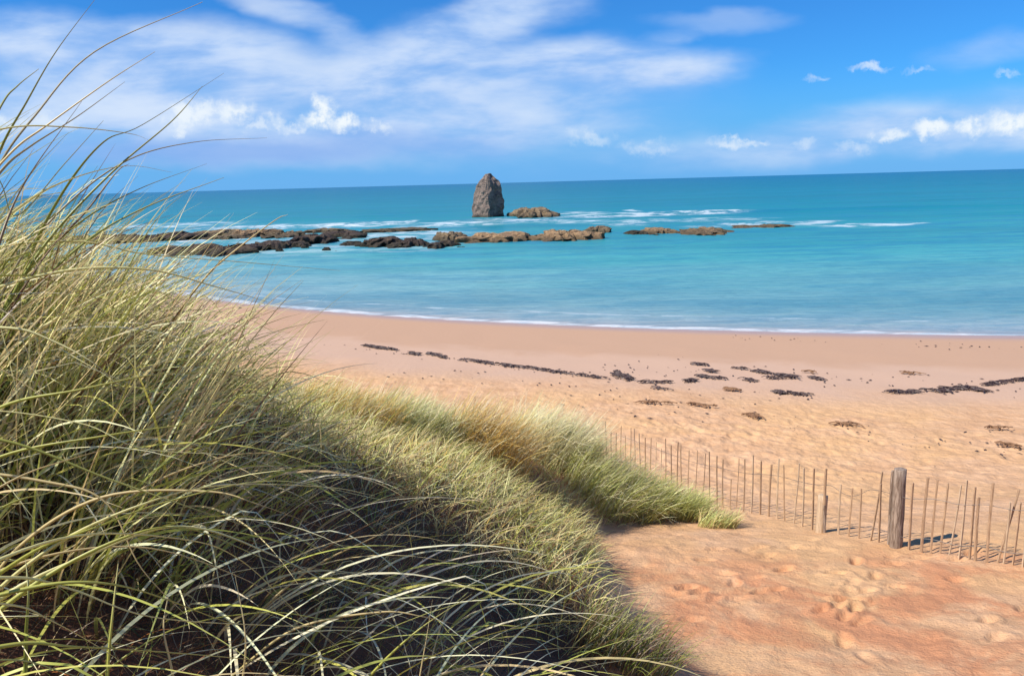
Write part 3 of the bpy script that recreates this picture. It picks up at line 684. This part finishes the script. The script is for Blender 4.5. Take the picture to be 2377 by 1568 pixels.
parts.append(blades(tb, tl, headings(n, 1.0), rng.uniform(.1, 1.1, n), rng.uniform(1.0, 2.1, n), rng.uniform(.0026, .0048, n), 9,
    pick(n, dict(green=2, lime=4, straw=3, pale=3, brown=1.2, grey=1)), 1.6, .9, .4))
# the tall fan on the crest, against the sea and the sky
cen = scatter(84, -3.2, -1.25, 1.9, 3.3, near_poly, 1.0, -.9); tb = []
for c_ in cen:
    m_ = rng.integers(12, 30); r_ = rng.normal(0, .05, (m_, 2)); tb.append(np.column_stack([c_[0] + r_[:, 0], c_[1] + r_[:, 1], np.full(m_, c_[2])]))
tb = np.concatenate(tb); n = len(tb)
parts.append(blades(tb, rng.uniform(.6, 1.2, n), rng.normal(-.05, .65, n), rng.uniform(.05, .6, n), rng.uniform(.6, 1.5, n), rng.uniform(.0026, .0048, n), 9,
    pick(n, dict(green=1.5, lime=2, straw=4, pale=5, brown=1.5)), 1.0, .9, .3))
# undergrowth, dead litter
b = scatter(26000, -5, 1.6, .4, 6.5, near_poly, 1.3, -.3); n = len(b)
parts.append(blades(b, rng.uniform(.10, .34, n), headings(n, 1.6), rng.uniform(.2, 1.2, n), rng.uniform(1.0, 2.2, n), rng.uniform(.001, .002, n), 5,
    pick(n, dict(green=1.5, brown=4, rust=2, grey=1, dark=3, straw=1)), 1.2, .8, .8))
b = scatter(25000, -9, 1.6, 5.0, 9.6, near_poly, .9, -.35); b = b[(b[:, 1] > 6.0) | (rng.random(len(b)) < .45)]; n = len(b)
parts.append(blades(b, rng.uniform(.2, .62, n), headf(b, 1.35), rng.uniform(.1, 1.3, n), rng.uniform(.8, 2.3, n), rng.uniform(.0028, .0054, n), 5,
    pickf(b, dict(green=2, lime=4, straw=3.5, brown=1.6, grey=.5, pale=4, rust=.5)), 1.3, .75, .7))
b = scatter(62000, -9, 3.5, 8.3, 17, far_poly, .8, -.35); b = b[(b[:, 0] < -.4) | (rng.random(len(b)) < .75)]; n = len(b)
parts.append(blades(b, rng.uniform(.22, .62, n), headf(b, .9), rng.uniform(.05, 1.0, n), rng.uniform(.8, 2.1, n), rng.uniform(.003, .005, n), 4,
    pickf(b, dict(green=.8, fresh=5, lime=4, straw=3, brown=.5, pale=5)), 1.3, .75, .6))
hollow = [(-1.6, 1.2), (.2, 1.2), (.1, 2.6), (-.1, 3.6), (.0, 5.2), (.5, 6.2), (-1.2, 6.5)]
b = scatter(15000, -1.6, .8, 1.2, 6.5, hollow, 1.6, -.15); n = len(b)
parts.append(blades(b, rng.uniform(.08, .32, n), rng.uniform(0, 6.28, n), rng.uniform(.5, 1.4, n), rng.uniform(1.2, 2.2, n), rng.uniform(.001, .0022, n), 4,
    pick(n, dict(brown=5, dark=4, rust=2, straw=.8, grey=.5)), 1.2, .8, 1.0))  # dead litter, its colours darkened to deepen the hollow's shade
b = scatter(16000, -16, -4.5, -1, 20, None, .5, -.2); n = len(b)
parts.append(blades(b, rng.uniform(.4, .8, n), headings(n, .9), rng.uniform(.05, .6, n), rng.uniform(.8, 1.8, n), rng.uniform(.003, .005, n), 4,
    pick(n, dict(green=3, fresh=2, straw=2, grey=2)), 1.3))
V, Fc, cc = join(parts)
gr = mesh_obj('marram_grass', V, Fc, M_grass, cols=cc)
tag(gr, 'dense windblown marram grass covering the dune on the left', 'grass', kind='stuff')
print('grass faces', len(Fc))

# long arching blades that stand out of the mass
def hero(pts, w, col, K=16):
    """pts: [(px,py,Y)...]; rooted in the dune under the first one"""
    P3 = [pt(*q_) for q_ in pts]
    bk = (P3[0] - P3[1]).normalized(); pp_ = P3[0].copy(); tail = []; arc = 0
    for k_ in range(26):                       # follow the blade back, bending down, to where it grows
        bk = (bk + Vector((0, 0, -.13))).normalized(); pp_ = pp_ + bk * .06
        if k_ % 4 == 3: tail.append(pp_.copy())
        if pp_.z < float(ground_z(pp_.x, pp_.y)): break
    if not tail: tail = [pp_.copy()]
    ctl = tail[::-1] + P3
    # Catmull-Rom
    A = [ctl[0]] + ctl + [ctl[-1] * 2 - ctl[-2]]; out_ = []
    for i in range(1, len(A) - 2):
        for k in range(K // 2):
            t_ = k / (K // 2); p0, p1, p2, p3 = A[i - 1:i + 3]
            out_.append(.5 * ((2 * p1) + (p2 - p0) * t_ + (2 * p0 - 5 * p1 + 4 * p2 - p3) * t_ ** 2 + (-p0 + 3 * p1 - 3 * p2 + p3) * t_ ** 3))
    out_.append(A[-2]); n_ = len(out_); V, Cc = [], []
    tw = random.uniform(-.6, .6)
    for i, p_ in enumerate(out_):
        f_ = i / (n_ - 1); tg = (out_[min(i + 1, n_ - 1)] - out_[max(i - 1, 0)]).normalized()
        sd_ = tg.cross(Vector((0, 1, 0))).normalized(); sd2 = tg.cross(sd_); a_ = tw + f_ * 1.0
        wv = sd_ * math.cos(a_) + sd2 * math.sin(a_); nv = tg.cross(wv)
        ww = 1.95 * w * max(.06, min(1, 1.15 - f_ ** 1.8)) 
        V += [p_ - wv * ww, p_ + nv * ww * .45, p_ + wv * ww, p_ - nv * ww * .3]
        c0_ = Vector(PAL[col]); base_ = Vector((.40, .36, .12)); tip_ = Vector((.66, .56, .32))
        cA = c0_.lerp(base_, max(0, .5 - f_ * 2)).lerp(tip_, max(0, f_ - .6) * 1.5); Cc += [cA] * 4
    V = np.array([tuple(x_) for x_ in V]); i = np.arange(n_ - 1)[:, None] * 4
    Fc = np.concatenate([np.concatenate([i + a_, i + (a_ + 1) % 4, i + (a_ + 1) % 4 + 4, i + a_ + 4], 1) for a_ in range(4)])
    return V, Fc, np.array([tuple(x_) for x_ in Cc])
HB = [
 # against the sky
 ([(0, 350, 2.2), (60, 240, 2.2), (130, 120, 2.25), (235, -20, 2.3)], .0026, 'green'), ([(0, 380, 2.4), (80, 270, 2.4), (220, 120, 2.5), (470, 5, 2.7)], .0024, 'grey'),
 ([(20, 360, 2.3), (110, 290, 2.35), (250, 190, 2.4), (360, 120, 2.5)], .0020, 'straw'), ([(0, 250, 2.0), (40, 200, 2.05), (90, 160, 2.1)], .002, 'green'),
 ([(0, 400, 2.3), (70, 340, 2.35), (180, 270, 2.4), (290, 190, 2.5)], .0028, 'grey'), ([(150, 440, 2.5), (240, 330, 2.5), (330, 290, 2.55), (520, 170, 2.7)], .0030, 'green'),
 ([(0, 420, 2.1), (40, 500, 2.2), (150, 380, 2.3), (240, 280, 2.4)], .0026, 'green'), ([(0, 560, 2.0), (60, 420, 2.1), (190, 235, 2.2)], .0028, 'brown'),
 ([(110, 560, 2.4), (260, 400, 2.5), (400, 280, 2.6), (470, 200, 2.7)], .0024, 'green'), ([(60, 470, 2.2), (180, 410, 2.3), (300, 385, 2.4), (400, 400, 2.5)], .0026, 'pale'),
 ([(0, 300, 2.1), (160, 295, 2.2), (300, 310, 2.3), (345, 325, 2.4)], .0016, 'pale'), ([(200, 560, 2.6), (340, 480, 2.7), (520, 412, 2.8)], .0024, 'green'),
 ([(180, 520, 2.6), (320, 440, 2.7), (480, 380, 2.8)], .0024, 'green'), ([(160, 470, 2.6), (300, 370, 2.7), (450, 330, 2.8), (620, 320, 2.9)], .0020, 'grey'),
 ([(100, 600, 2.4), (200, 490, 2.5), (270, 400, 2.55), (300, 380, 2.6)], .0022, 'brown'), ([(330, 560, 2.9), (380, 490, 2.9), (440, 440, 3.0)], .0022, 'fresh'),
 ([(480, 640, 3.1), (560, 570, 3.1), (640, 510, 3.2), (668, 498, 3.2)], .0022, 'straw'), ([(180, 560, 2.5), (340, 590, 2.6), (560, 608, 2.8), (790, 628, 3.0)], .0020, 'pale'),
 ([(140, 630, 2.3), (340, 625, 2.4), (500, 665, 2.5), (620, 700, 2.6)], .0024, 'pale'), ([(0, 640, 1.9), (150, 660, 2.0), (330, 750, 2.2), (420, 800, 2.3)], .0022, 'lime'),
 # across the dark hollow
 ([(0, 760, 1.5), (120, 790, 1.5), (240, 860, 1.5), (330, 960, 1.6)], .0022, 'pale'), ([(0, 945, 1.6), (180, 905, 1.6), (400, 865, 1.7), (590, 880, 1.9)], .0022, 'lime'),
 ([(0, 1060, 1.6), (250, 1010, 1.6), (500, 970, 1.7), (660, 905, 1.9)], .0022, 'lime'), ([(180, 980, 1.6), (330, 1040, 1.6), (560, 1060, 1.7), (700, 1110, 1.8)], .0022, 'pale'),
 ([(0, 1020, 1.5), (250, 1110, 1.55), (450, 1180, 1.6), (600, 1230, 1.7)], .0022, 'lime'), ([(60, 1290, 1.5), (230, 1220, 1.5), (400, 1160, 1.6), (640, 1115, 1.7), (880, 1158, 1.9)], .0032, 'lime'),
 ([(120, 1270, 1.5), (330, 1170, 1.5), (520, 1125, 1.6), (760, 1130, 1.8), (870, 1150, 1.85)], .0024, 'pale'), ([(480, 1140, 1.7), (600, 1170, 1.7), (755, 1226, 1.8)], .0020, 'straw'),
 ([(0, 1390, 1.4), (200, 1290, 1.45), (420, 1220, 1.5), (640, 1290, 1.6), (820, 1390, 1.7), (1090, 1568, 1.9)], .0036, 'pale'), ([(60, 1370, 1.4), (280, 1250, 1.45), (430, 1225, 1.5), (600, 1290, 1.6), (760, 1360, 1.7)], .0028, 'lime'),
 ([(420, 1250, 1.5), (560, 1300, 1.6), (700, 1430, 1.7), (810, 1520, 1.75), (870, 1568, 1.8)], .0020, 'pale'), ([(120, 1120, 1.6), (250, 1170, 1.6), (330, 1320, 1.6), (460, 1450, 1.65), (580, 1530, 1.7)], .0020, 'straw'),
 ([(560, 1340, 1.7), (700, 1430, 1.75), (840, 1560, 1.8)], .0018, 'straw'), ([(0, 1340, 1.2), (160, 1365, 1.25), (350, 1430, 1.3), (620, 1450, 1.45), (840, 1455, 1.6)], .0028, 'pale'),
 ([(0, 1400, 1.15), (120, 1440, 1.2), (260, 1520, 1.3), (330, 1580, 1.35)], .0022, 'pale'), ([(0, 1380, 1.2), (260, 1355, 1.25), (520, 1440, 1.4), (560, 1440, 1.45)], .0024, 'lime'),
 ([(0, 1500, 1.1), (180, 1500, 1.15), (480, 1520, 1.3), (900, 1560, 1.6)], .0028, 'lime'), ([(0, 1530, 1.1), (150, 1560, 1.2), (260, 1600, 1.25)], .003, 'lime'),
 ([(0, 1180, 1.4), (120, 1140, 1.45), (215, 1085, 1.5)], .0022, 'lime'), ([(0, 1130, 1.4), (180, 1060, 1.45), (420, 1000, 1.6), (650, 940, 1.8)], .0018, 'straw'),
 ([(840, 1590, 2.0), (960, 1470, 2.0), (1095, 1378, 2.1)], .0022, 'lime'), ([(880, 1420, 2.0), (980, 1430, 2.0), (1085, 1455, 2.1)], .0018, 'straw'), ([(620, 1420, 1.9), (800, 1440, 2.0), (940, 1405, 2.1)], .0018, 'lime'),
 ([(720, 1320, 2.4), (880, 1240, 2.5), (1060, 1150, 2.6)], .0024, 'straw'), ([(700, 1310, 2.4), (860, 1215, 2.5), (1010, 1155, 2.6)], .0018, 'brown'), ([(1240, 1590, 2.6), (1300, 1555, 2.6), (1352, 1515, 2.65)], .0022, 'straw'),
 ([(600, 890, 3.0), (680, 940, 3.0), (780, 1000, 3.1)], .0018, 'brown'), ([(560, 1010, 2.4), (700, 1000, 2.5), (860, 1010, 2.7)], .0020, 'lime'), ([(520, 1060, 2.2), (680, 1045, 2.3), (830, 1000, 2.5)], .0016, 'straw'),
 ([(60, 1500, 1.3), (66, 1380, 1.3), (60, 1300, 1.35)], .0022, 'green'), ([(250, 1560, 1.4), (262, 1420, 1.4), (275, 1300, 1.45)], .0020, 'lime'), ([(400, 1560, 1.5), (380, 1460, 1.5), (390, 1380, 1.55)], .0016, 'straw'),
 ([(560, 1620, 1.7), (570, 1480, 1.7), (545, 1330, 1.75)], .0016, 'straw'), ([(970, 1600, 1.95), (990, 1480, 2.0), (1004, 1390, 2.05)], .0016, 'straw'), ([(40, 880, 1.7), (130, 960, 1.7), (210, 1120, 1.75), (265, 1300, 1.8)], .0018, 'straw'),
]
hp = [hero(*h_) for h_ in HB]
cen = scatter(120, -2.2, 0, .9, 3.6, near_poly, 1.0, -.9); tb = []
for c_ in cen:
    m_ = rng.integers(2, 7); r_ = rng.normal(0, .03, (m_, 2)); tb.append(np.column_stack([c_[0] + r_[:, 0], c_[1] + r_[:, 1], np.full(m_, c_[2])]))
tb = np.concatenate(tb); n = len(tb)
hp.append(blades(tb, rng.uniform(.6, 1.15, n), rng.normal(-.15, .75, n), rng.uniform(.3, .9, n), rng.uniform(1.6, 2.2, n), rng.uniform(.0030, .0054, n) * np.clip(tb[:, 1] / 1.8, .6, 1.1), 14,
    pick(n, dict(lime=5, cream=5, straw=2)), .9, .8, .25))
V, Fc, cc = join(hp)
ho = mesh_obj('arching_marram_blades', V, Fc, M_grass, cols=cc)
tag(ho, 'long pale arching marram blades bent over the foreground', 'grass', kind='stuff')

# tussocks that can be told apart on the far end of the dune
def tussock(px, py, r_m, hgt, n, mixd, label, lean=.6, wind=0.0, th=(.05, .6), th1=(.6, 1.6)):
    n = int(n * 1.15)
    c_ = hit(px, py); a = rng.uniform(0, 6.28, n); r_ = np.sqrt(rng.uniform(0, 1, n)) * r_m
    x = c_.x + r_ * np.cos(a) * 1.2; y = c_.y + r_ * np.sin(a) * .8
    b = np.column_stack([x, y, ground_z(x, y) - .03])
    V, Fc, cc = blades(b, rng.uniform(.6, 1.05, n) * hgt * 1.35, rng.normal(wind, lean, n), rng.uniform(*th, n), rng.uniform(*th1, n), rng.uniform(.003, .0052, n), 6, pick(n, mixd), 1.3)
    V = V - np.array(c_)
    o = mesh_obj('marram_tussock', V, Fc, M_grass, cols=cc); o.location = c_
    tag(o, label, 'grass tussock', 'marram tussocks at the far end of the dune')
tussock(800, 985, .55, .55, 1300, dict(gold=4, cream=2, fresh=1), 'golden tussock on the left of the far dune end, under the bent blades')
tussock(960, 1015, .5, .6, 1300, dict(fresh=3, cream=3), 'pale green tussock between the two golden ones')
tussock(1120, 1070, .45, .80, 1500, dict(gold=5, cream=2, straw=1), 'orange gold upright tussock in the middle of the far dune end')
tussock(1265, 1065, .60, .85, 2200, dict(cream=7, straw=1, fresh=1), 'cream white plumy tussock right of the orange gold one')
tussock(1385, 1150, .5, .7, 1500, dict(fresh=4, lime=1, cream=3), 'dusky green tussock with deep shade beneath it')
tussock(1480, 1185, .38, .6, 1100, dict(fresh=6, lime=3, cream=3), 'bright fresh green tussock on the sand before the fence', th=(.0, .8))
tussock(1575, 1200, .34, .5, 800, dict(fresh=5, green=1, pale=2), 'green tussock second from the fence')
tussock(1665, 1222, .26, .30, 350, dict(fresh=3, straw=2, green=1), 'sparse low tuft closest to the fence, last of the row')
tussock(1440, 1530, .32, .42, 420, dict(green=3, grey=2, brown=1), 'thin dark tuft at the foot of the dune beside its shadow')
